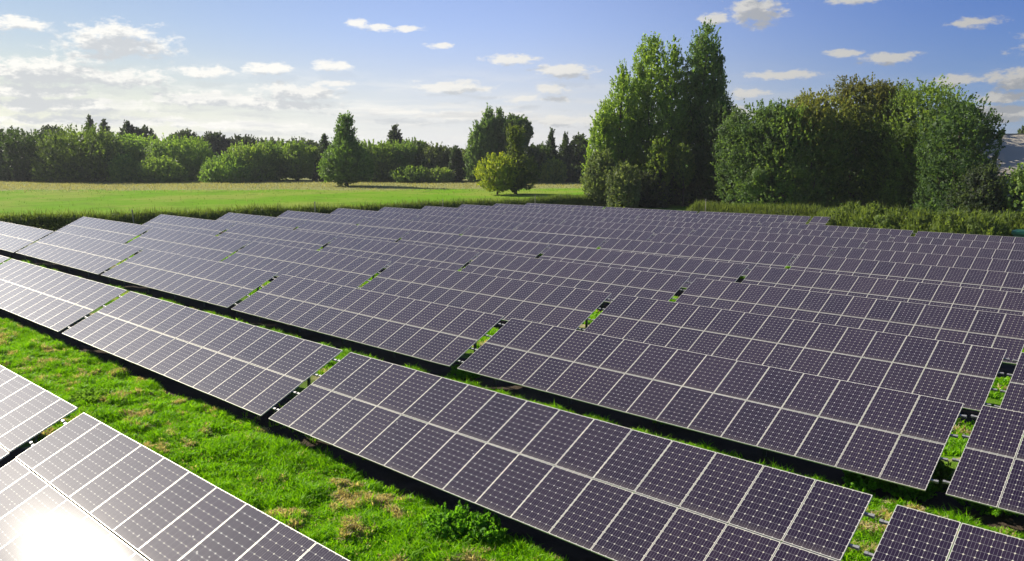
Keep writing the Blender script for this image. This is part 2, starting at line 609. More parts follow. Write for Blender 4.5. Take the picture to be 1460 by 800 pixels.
def glass_mesh(with_frame):
    mb = MB()
    x, y = GW / 2 - FW + .004, GL / 2 - FW + .004
    mb.box(-x, x, -y, y, -.012, -.003, 0)
    if with_frame:
        frame_boxes(mb, 1)
    me = mesh_np('panel', np.array(mb.v), mb.f, mats=[MAT_CELL, MAT_FRAME] if with_frame else [MAT_CELL], midx=mb.m)
    uvl = me.uv_layers.new(name='UVMap')
    for lp in me.loops:
        co = me.vertices[lp.vertex_index].co
        uvl.data[lp.index].uv = (min(1, max(0, co.x / (2 * x) + .5)), min(1, max(0, co.y / (2 * y) + .5)))
    return me


def frame_boxes(mb, mi):
    X, Y = GW / 2, GL / 2
    mb.box(-X, X, -Y, -Y + FW, -.035, 0, mi)
    mb.box(-X, X, Y - FW, Y, -.035, 0, mi)
    mb.box(-X, -X + FW, -Y + FW, Y - FW, -.035, -.0005, mi)
    mb.box(X - FW, X, -Y + FW, Y - FW, -.035, -.0005, mi)


ME_GLASS = glass_mesh(False)
ME_PANEL = glass_mesh(True)
_mb = MB(); frame_boxes(_mb, 0); ME_FRAME = _mb.mesh('frame', [MAT_FRAME])


def rail_mesh(L):
    mb = MB()
    mb.box(-L / 2, L / 2, -.022, .022, -.09, -.037, 0)
    for s in (-1, 1):       # open channel ends with a bright cut face
        mb.box(s * L / 2 - .03, s * L / 2 + .03, -.028, .028, -.096, -.033, 0)
    return mb.mesh('rail', [MAT_GALV])


def post_mesh(h):
    mb = MB()
    mb.box(-.05, .05, -.004, .004, -.4, h, 0)
    mb.box(-.05, -.044, .004, .05, -.4, h, 0)
    mb.box(.044, .05, .004, .05, -.4, h, 0)
    return mb.mesh('post', [MAT_STEEL])


def rafter_mesh():
    L = 2 * SLOPE_L
    mb = MB()
    mb.box(-.03, .03, -L / 2 + .15, L / 2 - .15, -.17, -.097, 0)
    return mb.mesh('rafter', [MAT_STEEL])


TABLE_LEN = 15 * PW - .012
ME_RAIL = rail_mesh(TABLE_LEN + .26)
ME_RAIL2 = rail_mesh(2 * PW + .2)
ME_RAFTER = rafter_mesh()
RAIL_Y = (.42, 1.17, 2.01, 2.76)
# post tops: depth below the panel plane at two places down the slope
P_BACK, P_FRONT = .75, 2.1
H_BACK = TOP_H - P_BACK * ST - .17; H_FRONT = TOP_H - P_FRONT * ST - .17
ME_PB = post_mesh(H_BACK); ME_PF = post_mesh(H_FRONT)


def make_table(x0, n_top, z_top, slope, count, detailed, label, group, steep=0.):
    """x0 is the left end of the table's top edge; the Empty stands on the ground under its middle"""
    L = count * PW
    xm = x0 + L / 2
    root = bpy.data.objects.new('solar_table', None)
    root.empty_display_size = .3
    COL.objects.link(root)
    yb = n_top - SLOPE_L * CT
    root.location = (xm, yb, z_top - TOP_H)
    root.rotation_euler = (0, -math.atan(slope), 0)
    tag(root, label, 'solar table', group)
    # local frame: slope direction in the root's axes, top edge at local (.., SLOPE_L*CT, TOP_H)
    def on_plane(x, s, off=0.):
        return (x, SLOPE_L * CT - s * CT + off * -ST, TOP_H - s * ST + off * CT)
    rx_ = TILT
    for i in range(count):
        for r in range(2):
            s = SLOPE_L * (r + .5)
            loc = on_plane((i + .5) * PW - L / 2, s)
            jit = (rx_ + (-.024 if r == 0 else -.004) * steep + random.gauss(0, .0028), random.gauss(0, .0028), 0)
            p = link('panel', ME_GLASS if detailed else ME_PANEL, root, loc, jit)
            if detailed:
                link('frame', ME_FRAME, p)
    for y in RAIL_Y:
        link('rail', ME_RAIL if count == 15 else ME_RAIL2, root, on_plane(0, y), (rx_, 0, 0))
    nb = 5 if count == 15 else 2
    for i in range(nb):
        x = (i - (nb - 1) / 2) * (L - 1.8) / max(1, nb - 1) if count == 15 else (-.5 + i)
        link('rafter', ME_RAFTER, root, on_plane(x, SLOPE_L), (rx_, 0, 0))
        yb_ = SLOPE_L * CT - P_BACK * CT; yf_ = SLOPE_L * CT - P_FRONT * CT
        link('post', ME_PB, root, (x, yb_, 0)); link('post', ME_PF, root, (x, yf_, 0))
    return root


ORD = ['first', 'second', 'third', 'fourth', 'fifth', 'sixth', 'seventh', 'eighth', 'ninth', 'tenth', 'eleventh', 'twelfth', 'thirteenth']


def in_view(x0, n_top, z_top, slope, L):
    pts = []
    for x in np.linspace(x0, x0 + L, 12):
        for s in np.linspace(0, 2 * SLOPE_L, 4):
            pts.append((x, n_top - s * CT, z_top + slope * (x - x0) - s * ST))
    q, dep = project(np.array(pts))
    ok = (dep > 1) & (q[:, 0] > 2) & (q[:, 0] < W0 - 2) & (q[:, 1] > 2) & (q[:, 1] < H0 - 2)
    return ok.any(), (q[ok].mean(0) if ok.any() else None)


GROUP_T = 'tilted solar tables standing in long rows'
for k in range(13):
    tabs = []
    for j in range(-3, 9):
        if k >= 3 and j < 0:
            continue
        cnt = 15
        if k == 11 and j > 2:
            continue
        if k == 12 and j == 3:
            cnt = 2
        if k == 12 and j > 3:
            continue
        x0 = ROW_U0[k] + PITCH_T * j
        zt = ROW_Z[k] + CAM_Z + ROW_S[k] * (x0 + cnt * PW / 2 + 40)
        ok, c = in_view(x0, ROW_N[k], zt, ROW_S[k], cnt * PW)
        if ok:
            tabs.append((x0, zt, cnt, c))
    rowname = 'nearest row' if k == 0 else ('farthest row' if k == 12 else ORD[k] + ' row from the front')
    for q, (x0, zt, cnt, c) in enumerate(tabs):
        if k == 0:
            look = 'glaring sunlit' if q < len(tabs) - 1 else 'glaring silvery'
        else:
            look = 'pale silvery' if c[0] < 380 else ('greyish purple' if c[0] < 850 else 'dark purple')
        if cnt == 2:
            lab = 'short two panel wide solar table ending the farthest row by the right hedge'
        elif k >= 3 and q == 0:
            lab = f'{look} solar table at the hedge end of the {rowname}'
        else:
            lab = f'{look} solar table, {ORD[q]} from the left in the {rowname}'
        make_table(x0, ROW_N[k] + random.gauss(0, .012), zt + random.gauss(0, .022), ROW_S[k] + random.gauss(0, .0016), cnt, k <= 5, lab, GROUP_T, 1. if k == 0 else 0.)


# ------------------------------------------------------------------ foliage builders
def leaves(C, N, S, col, aspect=.6, rng=RNG):
    """diamond shaped leaf faces: centres C, normals N, sizes S, colours col"""
    n = len(C)
    r = rng.normal(size=(n, 3))
    t = np.cross(N, r); t /= np.linalg.norm(t, axis=1, keepdims=True) + 1e-9
    b = np.cross(N, t)
    S = S[:, None]
    bend = N * S * .18
    V = np.stack([C - t * S, C + b * S * aspect - bend, C + t * S, C - b * S * aspect - bend], 1).reshape(-1, 3)
    F = np.arange(4 * n).reshape(n, 4)
    return V, F, np.repeat(col, 4, axis=0)


def unit(n, rng=RNG):
    v = rng.normal(size=(n, 3))
    return v / np.linalg.norm(v, axis=1, keepdims=True)


PROF = {
    'broad': [(.02, .80), (.12, .97), (.35, 1.), (.62, 1.), (.80, .90), (.91, .68), (1., .28)],
    'round': [(.10, .45), (.22, .85), (.40, 1.), (.60, .98), (.78, .80), (.92, .48), (1., .12)],
    'dome': [(.02, .85), (.15, 1.), (.45, 1.), (.68, .97), (.85, .80), (.95, .55), (1., .22)],
    'oval': [(.08, .40), (.22, .75), (.42, 1.), (.62, .9), (.80, .62), (.93, .34), (1., .08)],
    'poplar': [(.02, .80), (.15, .95), (.40, 1.), (.58, .96), (.72, .78), (.84, .54), (.94, .27), (1., .06)],
    'spire': [(.03, 1.), (.25, .85), (.5, .6), (.75, .34), (.92, .13), (1., .03)],
    'hero': [(.07, .60), (.14, .95), (.30, 1.), (.42, .90), (.53, .66), (.63, .44), (.74, .33), (.86, .28), (.95, .2), (1., .06)],
    'column': [(.02, .8), (.3, 1.), (.7, .95), (.9, .6), (1., .1)],
    'pinetop': [(.45, .25), (.55, .7), (.65, 1.), (.78, .85), (.9, .6), (1., .2)],
    'bush': [(.0, .85), (.2, 1.), (.5, .95), (.75, .7), (1., .15)],
}


def crown_points(prof, H, R, nclump, nleaf, leaf, c1, c2, rng, clump_k=.28, stretch=1., updir=.0, mixp=.5, squash=1., inner=.09, toptint=None):
    ts = np.array([p[0] for p in prof]); rs = np.array([p[1] for p in prof])
    # sample heights in proportion to the envelope's girth
    tt = np.linspace(ts[0], ts[-1], 200); w = np.interp(tt, ts, rs) + .08
    # boughs first, then leaf clumps gathered round each bough, so that dark gaps stay between them
    nb = max(9, int(nclump * .17))
    tb = rng.choice(tt, size=nb, p=w / w.sum()); ab = rng.random(nb) * 6.283
    ph = rng.random(6) * 6.28
    lob = 1 + .16 * np.sin(2 * ab + 5 * tb + ph[0]) + .09 * np.sin(3 * ab - 8 * tb + ph[1]) + .09 * np.sin(ab + 13 * tb + ph[2])
    envb = np.interp(tb, ts, rs) * R
    rb = clump_k * R * (.65 + .75 * rng.random(nb)) * (.4 + .6 * envb / R)
    radb = np.maximum(0, envb * lob - rb * .9) * (1 - .5 * rng.random(nb) ** 2.5)
    CB = np.stack([np.cos(ab) * radb, np.sin(ab) * radb, np.minimum(tb * H, H - rb * 1.0 * stretch)], 1)
    ib = rng.choice(nb, size=nclump, p=rb ** 2 / (rb ** 2).sum())
    dd = unit(nclump, rng); dd[:, 2] = dd[:, 2] * .8 + .15
    C = CB[ib] + dd * (rb[ib] * (.35 + .6 * rng.random(nclump)))[:, None] * np.array([1, 1, stretch])
    C[:, 2] = np.minimum(C[:, 2], H * .985)
    rc = rb[ib] * (.22 + .34 * rng.random(nclump))
    bl = .72 + .5 * rng.random(nb)
    per = rc ** 2; per = np.maximum(8, (per / per.sum() * nleaf)).astype(int)
    idx = np.repeat(np.arange(nclump), per)
    n = len(idx)
    d = unit(n, rng)
    d[:, 2] = d[:, 2] * .85 + .12
    rr = rc[idx] * (.5 + .6 * rng.random(n) ** .6)
    P = C[idx] + d * rr[:, None] * np.array([squash, squash, stretch])
    cen = P - np.array([0, 0, H * .5]); cen[:, 2] *= R / H
    N = d * 1. + unit(n, rng) * .55 + cen / R * .5 + np.array([0, 0, updir])
    S = leaf * (.6 + .8 * rng.random(n)) * .5
    cm = .5 * rng.random(nclump) + .5 * rng.random(nb)[ib]; cv = (.82 + .36 * rng.random(nclump)) * bl[ib]
    m = np.clip(cm[idx] * .8 + rng.random(n) * .5 - .3 + (mixp - .5), 0, 1)[:, None]
    col = (np.array(c1) * (1 - m) + np.array(c2) * m) * (cv[idx] * (.8 + .4 * rng.random(n)))[:, None]
    # the leafy inside of the crown, larger sprays that keep the sky from showing through everywhere
    k = int(nleaf * inner)
    t2 = rng.choice(tt, size=k, p=w / w.sum())
    a2 = rng.random(k) * 6.283
    q2 = np.interp(t2, ts, rs) * R * .74 * np.sqrt(rng.random(k))
    P2 = np.stack([np.cos(a2) * q2, np.sin(a2) * q2, t2 * H * .95], 1)
    P = np.concatenate([P, P2]); N = np.concatenate([N, unit(k, rng)])
    S = np.concatenate([S, leaf * (.9 + .8 * rng.random(k))])
    col = np.concatenate([col, (np.array(c1) * .6 + np.array(c2) * .4) * (.8 + .4 * rng.random((k, 1)))])
    # sprays of shoots standing out of the crown's surface
    ns = int(50 + 2.2 * nclump); pl = 14
    t3 = rng.choice(tt, size=ns, p=w / w.sum()); a3 = rng.random(ns) * 6.283
    e3 = np.interp(t3, ts, rs) * R * (.88 + .12 * np.sin(2 * a3 + 5 * t3 + ph[0]))
    out = np.stack([np.cos(a3), np.sin(a3), np.zeros(ns)], 1)
    d3 = out * (.55 if stretch < 1.5 else .25) + np.array([0, 0, 1.]) * (.3 + .9 * t3[:, None]) + rng.normal(0, .25, (ns, 3))
    d3 /= np.linalg.norm(d3, axis=1, keepdims=True)
    L3 = (.10 * R + leaf * 1.2) * (.5 + 1.2 * rng.random(ns)) * (1. if stretch < 1.5 else 1.5)
    q3 = rng.random((ns, pl))
    P3 = (out * e3[:, None] + np.array([0, 0, 1.]) * (t3 * H * .985)[:, None])[:, None, :] + d3[:, None, :] * (q3 * L3[:, None])[:, :, None]
    P3 = P3.reshape(-1, 3) + rng.normal(0, leaf * .28, (ns * pl, 3)) * (1.15 - q3.reshape(-1, 1))
    P = np.concatenate([P, P3]); N = np.concatenate([N, unit(ns * pl, rng) * .7 + np.repeat(out, pl, 0) * .7])
    S = np.concatenate([S, leaf * (.35 + .35 * rng.random(ns * pl))])
    m3 = rng.random((ns, 1, 1)) * np.ones((ns, pl, 1))
    col = np.concatenate([col, ((np.array(c1) * (1 - m3) + np.array(c2) * m3).reshape(-1, 3)) * (.85 + .4 * rng.random((ns * pl, 1)))])
    if toptint:          # leaves already turning at the top of the crown
        f = np.clip((P[:, 2] / H - .55) / .35 + rng.normal(0, .3, len(P)), 0, 1)[:, None]
        col = col * (1 - f) + np.array(toptint) * f * (.75 + .5 * rng.random((len(P), 1)))
    P[:, 2] = np.maximum(P[:, 2], .15)
    N /= np.linalg.norm(N, axis=1, keepdims=True)
    return P, N, S, col, C, rc


def trunk_mesh(H, r0, crown_base, R, rng, ends, lean=(0, 0)):
    mb = MB()
    top = H * .86
    pts = []; rad = []
    for i in range(9):
        q = i / 8
        pts.append((lean[0] * q * q + .012 * H * math.sin(q * 7 + rng.random()) * q, lean[1] * q * q + .012 * H * math.sin(q * 5 + 2) * q, -.3 + q * (top + .3)))
        rad.append(r0 * (1.35 if i == 0 else 1) * (1 - .88 * q) + .03)
    mb.tube(pts, rad, 8)
    for e in ends:
        q = min(.92, max(.14, (e[2] / H) * .72))
        i = int(q * 8)
        p0 = Vector(pts[i]); p2 = Vector(e)
        p1 = (p0 + p2) / 2 + Vector((0, 0, -.05 * H * .5))
        mb.tube([p0, p1, p2], [rad[i] * .55, rad[i] * .32, .03], 5)
    return mb.mesh('trunk', [MAT_BARK], True)


GREEN_MID = (.075, .14, .026); GREEN_DARK = (.038, .075, .020); GREEN_LIGHT = (.13, .20, .035)
GREEN_YELL = (.20, .23, .03); GREEN_OLIVE = (.085, .115, .045); BLUE_GREEN = (.035, .065, .032)
CONIFER = (.020, .036, .018); RUST = (.13, .075, .035)


def make_tree(name, label, cat, x, y, H, R, prof, c1, c2, leaf, nclump, nleaf, seed, group=None, trunk=True, z=None, **kw):
    rng = np.random.default_rng(seed)
    pr = PROF[prof] if isinstance(prof, str) else prof
    lean = kw.pop('lean', (0, 0))
    P, N, S, col, C, rc = crown_points(pr, H, R, nclump, nleaf, leaf, c1, c2, rng, **kw)
    if lean != (0, 0):
        q = (P[:, 2] / H) ** 2
        P[:, 0] += lean[0] * q; P[:, 1] += lean[1] * q
    z0 = float(ground_z(x, y, relief=False)) if z is None else z
    root = bpy.data.objects.new(name, None)
    root.empty_display_size = .5
    root.location = (x, y, z0)
    COL.objects.link(root)
    tag(root, label, cat, group)
    V, F, cc = leaves(P, N, S, col, rng=rng)
    link('crown' if trunk else 'foliage', mesh_np('crown', V, F, MAT_LEAF, cols=cc), root)
    if trunk:
        ends = [tuple(C[i]) for i in rng.choice(len(C), size=min(9, len(C)), replace=False)]
        link('trunk', trunk_mesh(H, max(.12, H * .022), pr[0][0] * H, R, rng, ends, lean), root)
    return root


LEAF_GAIN = 1.75


def tree_px(label, px, ytop, wpx, depth, prof, c1, c2, cat='tree', name='broadleaf_tree', seed=None, dens=1., group=None, leaf=None, trunk=True, toptint=None, **kw):
    if toptint: kw['toptint'] = tuple(x * LEAF_GAIN for x in toptint)
    far = group == GT and depth > 240
    gain = LEAF_GAIN * (.66 + .40 * random.random() if far else (1.25 if group in (GB, GR, GP) else 1.))
    c1 = tuple(x * gain for x in c1); c2 = tuple(x * gain for x in c2)
    if far: kw.setdefault('clump_k', .34)
    x, y = pix_world(px, depth)
    z0 = float(ground_z(x, y, relief=False))
    H = pix_height(ytop, depth) - z0
    R = wpx / 2 * depth / FPX
    leaf = leaf or max(.30, depth * .00235)
    area = 2 * math.pi * R * H
    nleaf = int(min(34000, area / leaf ** 2 * 3.4 * dens))
    nclump = int(min(520, max(90, 80 + H * R * 2.4)))
    return make_tree(name, label, cat, x, y, H, R, prof, c1, c2, leaf, nclump, nleaf, seed or int(px * 7 + ytop), group, trunk, **kw)


GP = 'poplars of the middle clump behind the yellow tree'
GB = 'tall poplars of the great clump'
GR = 'big trees of the right-hand mass'
GT = 'trees along the far edge of the meadow'
GC = 'conifers rising above the far treeline'
# far treeline, left to right: the front line, then the taller trees behind
tree_px('dark tree cut by the left edge, at the end of the far treeline', 4, 187, 76, 282, 'dome', (.026, .05, .016), (.045, .08, .02), group=GT)
tree_px('broad dark rounded tree left of the big drooping willow', 48, 192, 88, 274, 'dome', (.026, .05, .016), (.045, .08, .02), group=GT)
tree_px('big domed willow-like tree with its trunk showing below, third from the left', 116, 187, 120, 268, 'dome', (.048, .085, .022), GREEN_LIGHT, group=GT, stretch=1.25)
tree_px('rounded green tree right behind the big domed tree and its bushes', 190, 197, 81, 290, 'dome', GREEN_MID, GREEN_LIGHT, group=GT)
tree_px('low rounded bush at the right foot of the big domed tree', 174, 224, 40, 262, 'bush', GREEN_MID, GREEN_LIGHT, 'bush', 'bush', group='bushes along the meadow edge', trunk=False)
tree_px('pale bushy willow clump standing in front of the rounded trees', 226, 228, 68, 262, 'bush', (.07, .115, .03), GREEN_LIGHT, 'bush', 'bush', group='bushes along the meadow edge', trunk=False)
tree_px('wide rounded tree with a flat top above the pale willow clump', 256, 201, 100, 284, 'dome', GREEN_MID, GREEN_LIGHT, group=GT)
tree_px('pale green low rounded tree standing forward with bright left side', 321, 224, 71, 264, 'bush', GREEN_MID, (.12, .19, .035), group=GT)
tree_px('pale yellowish green rounded tree just right of the low pale one', 356, 209, 68, 272, 'dome', (.08, .12, .03), GREEN_LIGHT, group=GT)
tree_px('rounded mid green tree between the yellowish tree and the paler one', 392, 206, 66, 282, 'dome', GREEN_MID, GREEN_LIGHT, group=GT)
tree_px('tall pale green tree left of the dark pointed conifer', 424, 205, 49, 276, 'oval', (.07, .12, .03), GREEN_LIGHT, group=GT)
tree_px('narrow light green tree tucked against the dark pointed conifer', 446, 212, 37, 274, 'oval', GREEN_LIGHT, (.11, .17, .03), group=GT)
tree_px('dark pointed conifer just left of the tall lone tree', 463, 193, 34, 272, 'spire', (.022, .04, .016), (.035, .06, .02), 'conifer', 'conifer_tree', group=GC)
tree_px('tall lone ragged tree standing forward in the meadow left of centre', 493, 166, 74, 232, 'hero', (.045, .09, .02), (.09, .155, .03), group=GT, dens=1.3)
tree_px('rounded tree immediately right of the tall lone tree', 534, 206, 68, 272, 'dome', (.05, .085, .022), GREEN_LIGHT, group=GT)
tree_px('rounded tree below the dark column-shaped treetop', 566, 206, 63, 276, 'dome', GREEN_MID, (.085, .13, .03), group=GT)
tree_px('broad rounded tree right below the dark column-shaped treetop', 588, 203, 56, 284, 'round', GREEN_MID, (.08, .12, .03), group=GT)
tree_px('bushy pale shrub in front of the broad rounded trees', 586, 240, 56, 262, 'bush', (.06, .10, .03), GREEN_LIGHT, 'bush', 'bush', group='bushes along the meadow edge', trunk=False)
tree_px('grey green feathery tree left of the small dark cypress', 622, 209, 56, 276, 'oval', (.065, .095, .035), (.10, .14, .04), group=GT)
tree_px('low pale bush at the foot of the feathery tree', 628, 243, 36, 262, 'bush', GREEN_OLIVE, GREEN_LIGHT, 'bush', 'bush', group='bushes along the meadow edge', trunk=False)
tree_px('small dark narrow cypress left of the poplar clump', 650, 212, 16, 266, 'column', CONIFER, (.03, .05, .02), 'conifer', 'conifer_tree', group=GC)
tree_px('grey green tree between the small cypress and the poplar clump', 672, 215, 49, 278, 'round', (.06, .09, .035), (.09, .13, .035), group=GT)
# behind the front line
tree_px('dark spreading cedar top behind the big domed tree', 76, 184, 40, 330, 'pinetop', CONIFER, (.03, .045, .02), 'conifer', 'conifer_tree', group=GC)
tree_px('slim dark conifer spire above the big domed tree, left of the pair', 131, 168, 25, 335, 'spire', CONIFER, (.03, .045, .022), 'conifer', 'conifer_tree', group=GC)
tree_px('slim dark conifer spire above the big domed tree, right of the pair', 151, 174, 30, 335, 'spire', CONIFER, (.03, .045, .022), 'conifer', 'conifer_tree', group=GC)
tree_px('dark open conifer top standing left of the twin-headed one', 185, 175, 26, 335, 'poplar', CONIFER, (.03, .045, .022), 'conifer', 'conifer_tree', group=GC, dens=.7)
tree_px('dark twin-headed broad conifer top right of the open one', 206, 183, 36, 335, 'round', CONIFER, (.03, .045, .022), 'conifer', 'conifer_tree', group=GC)
tree_px('dark distant oak on the skyline above the wide rounded tree', 265, 189, 51, 345, 'round', (.02, .034, .016), (.035, .055, .02), group=GT)
tree_px('dark distant round tree on the skyline right of the skyline oak', 306, 193, 49, 350, 'round', (.02, .034, .016), (.035, .055, .02), group=GT)
tree_px('dark distant low tree on the skyline over the yellowish tree', 345, 198, 63, 355, 'round', (.022, .036, .016), (.035, .055, .02), group=GT)
tree_px('dark distant tree on the skyline left of the tall pale tree', 385, 202, 61, 360, 'round', (.024, .04, .018), (.04, .06, .022), group=GT)
tree_px('dark distant tree on the skyline behind the tall pale tree', 428, 204, 66, 360, 'round', (.026, .042, .018), (.04, .06, .022), group=GT)
tree_px('dark distant tree on the skyline behind the dark pointed conifer', 452, 207, 54, 362, 'round', (.026, .042, .018), (.04, .06, .022), group=GT)
tree_px('dark column-shaped treetop rising alone above the rounded trees', 564, 181, 24, 330, 'poplar', (.022, .034, .02), (.03, .045, .024), 'conifer', 'conifer_tree', group=GC)
tree_px('small flat-topped tree on the skyline above the pale shrub', 603, 207, 20, 345, 'pinetop', CONIFER, (.03, .045, .02), 'conifer', 'conifer_tree', group=GC)
tree_px('distant green tree filling the gap behind the feathery tree', 640, 216, 73, 340, 'round', (.04, .065, .028), (.06, .09, .03), group=GT)
# poplar clump in the middle distance with the yellow tree in front
tree_px('left stem of the middle poplar clump, lower than its neighbours', 683, 178, 34, 262, 'poplar', (.045, .08, .028), (.075, .12, .035), name='poplar_tree', group=GP, stretch=1.6)
tree_px('tallest poplar of the middle clump, second stem from its left', 697, 157, 34, 266, 'poplar', (.045, .08, .028), (.07, .115, .035), name='poplar_tree', group=GP, stretch=1.6)
tree_px('poplar of the middle clump just right of its tallest stem', 712, 158, 31, 268, 'poplar', (.042, .075, .028), (.07, .11, .035), name='poplar_tree', group=GP, stretch=1.6)
tree_px('rounded tree on the right side of the middle poplar clump', 735, 167, 44, 264, [(.3, .3), (.45, .6), (.6, .8), (.75, 1.), (.9, .8), (1., .2)], (.035, .068, .022), (.06, .10, .028), group=GT)
tree_px('yellow green rounded tree with short trunk standing forward in the meadow', 709, 222, 58, 186, 'round', (.12, .165, .018), (.20, .23, .022), group='pair of trees standing forward in the meadow', leaf=.42, mixp=.6)
tree_px('green leaning tree with ivy-clad top joined to the yellow tree', 735, 181, 62, 190, [(.08, .6), (.2, .95), (.38, 1.), (.5, .75), (.58, .42), (.68, .32), (.85, .38), (.95, .4), (1., .2)], (.045, .07, .015), (.085, .11, .02), group='pair of trees standing forward in the meadow', leaf=.42)
tree_px('dark green tree filling the line right of the yellow tree', 764, 208, 49, 270, 'dome', (.03, .055, .02), (.05, .085, .026), group=GT)
tree_px('bright rounded bush in front of the dark broad conifer', 790, 228, 36, 258, 'bush', (.055, .095, .02), (.14, .18, .03), 'bush', 'bush', group='bushes along the meadow edge', trunk=False)
tree_px('thin open-branched spire conifer above the bright rounded bush', 786, 187, 24, 275, 'spire', CONIFER, (.03, .05, .028), 'conifer', 'conifer_tree', group=GC, dens=.55)
tree_px('dark broad conifer right of the thin spire', 806, 193, 30, 268, 'spire', (.024, .042, .018), (.04, .065, .024), 'conifer', 'conifer_tree', group=GC, dens=1.2)
tree_px('dark tree between the broad conifer and the tall poplars', 826, 194, 37, 272, 'oval', (.03, .05, .022), (.05, .08, .03), group=GT)
tree_px('low dark bush under the dark broad conifer', 822, 240, 40, 262, 'bush', (.025, .04, .02), (.035, .055, .022), 'bush', 'bush', group='bushes along the meadow edge', trunk=False)

# the great poplar clump
PC1, PC2 = (.072, .115, .022), (.122, .18, .030)
tree_px('leftmost and lowest stem of the great poplar clump', 859, 146, 48, 156, 'poplar', PC1, PC2, name='poplar_tree', group=GB, stretch=1.7, dens=.9)
tree_px('second poplar from the left of the great clump', 885, 93, 55, 158, 'poplar', PC1, PC2, name='poplar_tree', group=GB, stretch=1.7, dens=.9)
tree_px('third poplar from the left of the great clump, with a rounded tip', 924, 57, 66, 160, [(.02, .8), (.2, .95), (.5, 1.), (.72, .92), (.86, .74), (.95, .48), (1., .12)], PC1, PC2, name='poplar_tree', group=GB, stretch=1.7, dens=.9)
tree_px('slender poplar left of the tallest one in the great clump', 957, 55, 48, 156, 'poplar', PC1, PC2, name='poplar_tree', group=GB, stretch=1.8, dens=.9)
tree_px('tallest poplar of the great clump, its tip highest of all the trees', 1000, 40, 70, 158, [(.02, .6), (.2, .9), (.42, 1.), (.62, .95), (.78, .85), (.92, .6), (1., .1)], (.038, .072, .02), (.065, .11, .026), name='poplar_tree', group=GB, stretch=1.6, dens=.9)
tree_px('ragged thin-leaved poplar on the right of the great clump', 1020, 100, 54, 162, 'poplar', (.03, .055, .018), (.05, .08, .022), name='poplar_tree', group=GB, stretch=1.5, dens=.45)
tree_px('low dark bush between the poplar trunks, nearer the right-hand mass', 985, 252, 84, 152, 'bush', (.026, .042, .018), (.05, .07, .024), 'bush', 'bush', group='bushes under the great poplars', trunk=False)
tree_px('dark green tree closing the dip between the poplars and the right-hand mass', 1046, 168, 92, 150, 'round', (.034, .06, .018), (.062, .098, .024), group='dark trees on the right')
tree_px('dark rounded tree at the right foot of the great poplar clump', 1030, 150, 78, 150, 'dome', (.026, .05, .018), (.045, .08, .024), group='dark trees on the right')
tree_px('grey olive willow bush at the left foot of the great poplars', 858, 214, 58, 148, 'oval', (.06, .088, .034), (.095, .125, .05), 'bush', 'bush', group='bushes under the great poplars', trunk=False)
tree_px('pale olive willow bush in front of the left poplars', 890, 232, 52, 141, 'bush', (.055, .08, .034), (.095, .12, .052), 'bush', 'bush', group='bushes under the great poplars', trunk=False)
tree_px('bright yellow green sapling climbing in front of the tall poplars', 942, 196, 44, 149, [(.03, .6), (.15, .8), (.3, .55), (.5, 1.), (.75, .8), (.9, .5), (1., .15)], (.055, .10, .02), (.115, .155, .03), group='bushes under the great poplars', dens=.4, inner=.02, clump_k=.42)
tree_px('pale leafed sapling right of the bright yellow green one', 976, 206, 34, 148, [(.3, .2), (.4, .6), (.55, 1.), (.75, .8), (.9, .5), (1., .15)], (.05, .09, .022), (.115, .15, .04), group='bushes under the great poplars', dens=.3, inner=.02, clump_k=.42)
tree_px('dark bush filling the ground between the poplar trunks', 920, 245, 80, 148, 'bush', (.024, .036, .018), (.045, .06, .025), 'bush', 'bush', group='bushes under the great poplars', trunk=False)

# the mass of big trees on the right
tree_px('dark green tree between the poplars and the browning trees', 1078, 148, 106, 136, 'broad', (.028, .052, .018), (.06, .10, .026), group=GR)
tree_px('mid green tree left of the browning crowns', 1118, 145, 92, 132, 'broad', (.035, .065, .02), (.085, .13, .028), group=GR)
tree_px('yellowing olive tree left of the rust brown crown', 1158, 133, 104, 132, 'broad', (.05, .082, .02), (.085, .115, .026), group=GR, toptint=(.115, .125, .03))
tree_px('rust brown topped tree, tallest of the right-hand mass', 1216, 113, 122, 136, 'broad', (.042, .074, .02), (.07, .105, .026), group=GR, toptint=(.074, .078, .024))
tree_px('olive brown crown between the rust one and the big green one', 1262, 119, 112, 138, 'broad', (.04, .072, .02), (.068, .10, .026), group=GR, toptint=(.062, .080, .022))
tree_px('big bright green tree right of the rust brown crown', 1316, 119, 145, 128, 'broad', (.052, .084, .018), (.092, .135, .024), group=GR)
tree_px('dark green tree with a ragged right side at the end of the mass', 1366, 138, 111, 114, 'broad', (.024, .046, .016), (.045, .08, .022), group=GR)
tree_px('low dark thicket tree at the right foot of the mass', 1408, 236, 92, 103, 'bush', (.02, .03, .016), (.03, .045, .02), group=GR)
tree_px('light green tree cut by the right edge of the photo', 1474, 232, 71, 100, 'broad', (.06, .10, .028), (.11, .16, .04), group=GR)
tree_px('small round bush seen over the roof of the pale barn', 1425, 184, 14, 225, 'round', (.03, .05, .02), (.05, .08, .026), group='treetops showing above the barn roof')
tree_px('wide treetop over the barn roof at the right edge', 1458, 182, 26, 230, 'round', (.04, .06, .03), (.07, .095, .04), group='treetops showing above the barn roof')


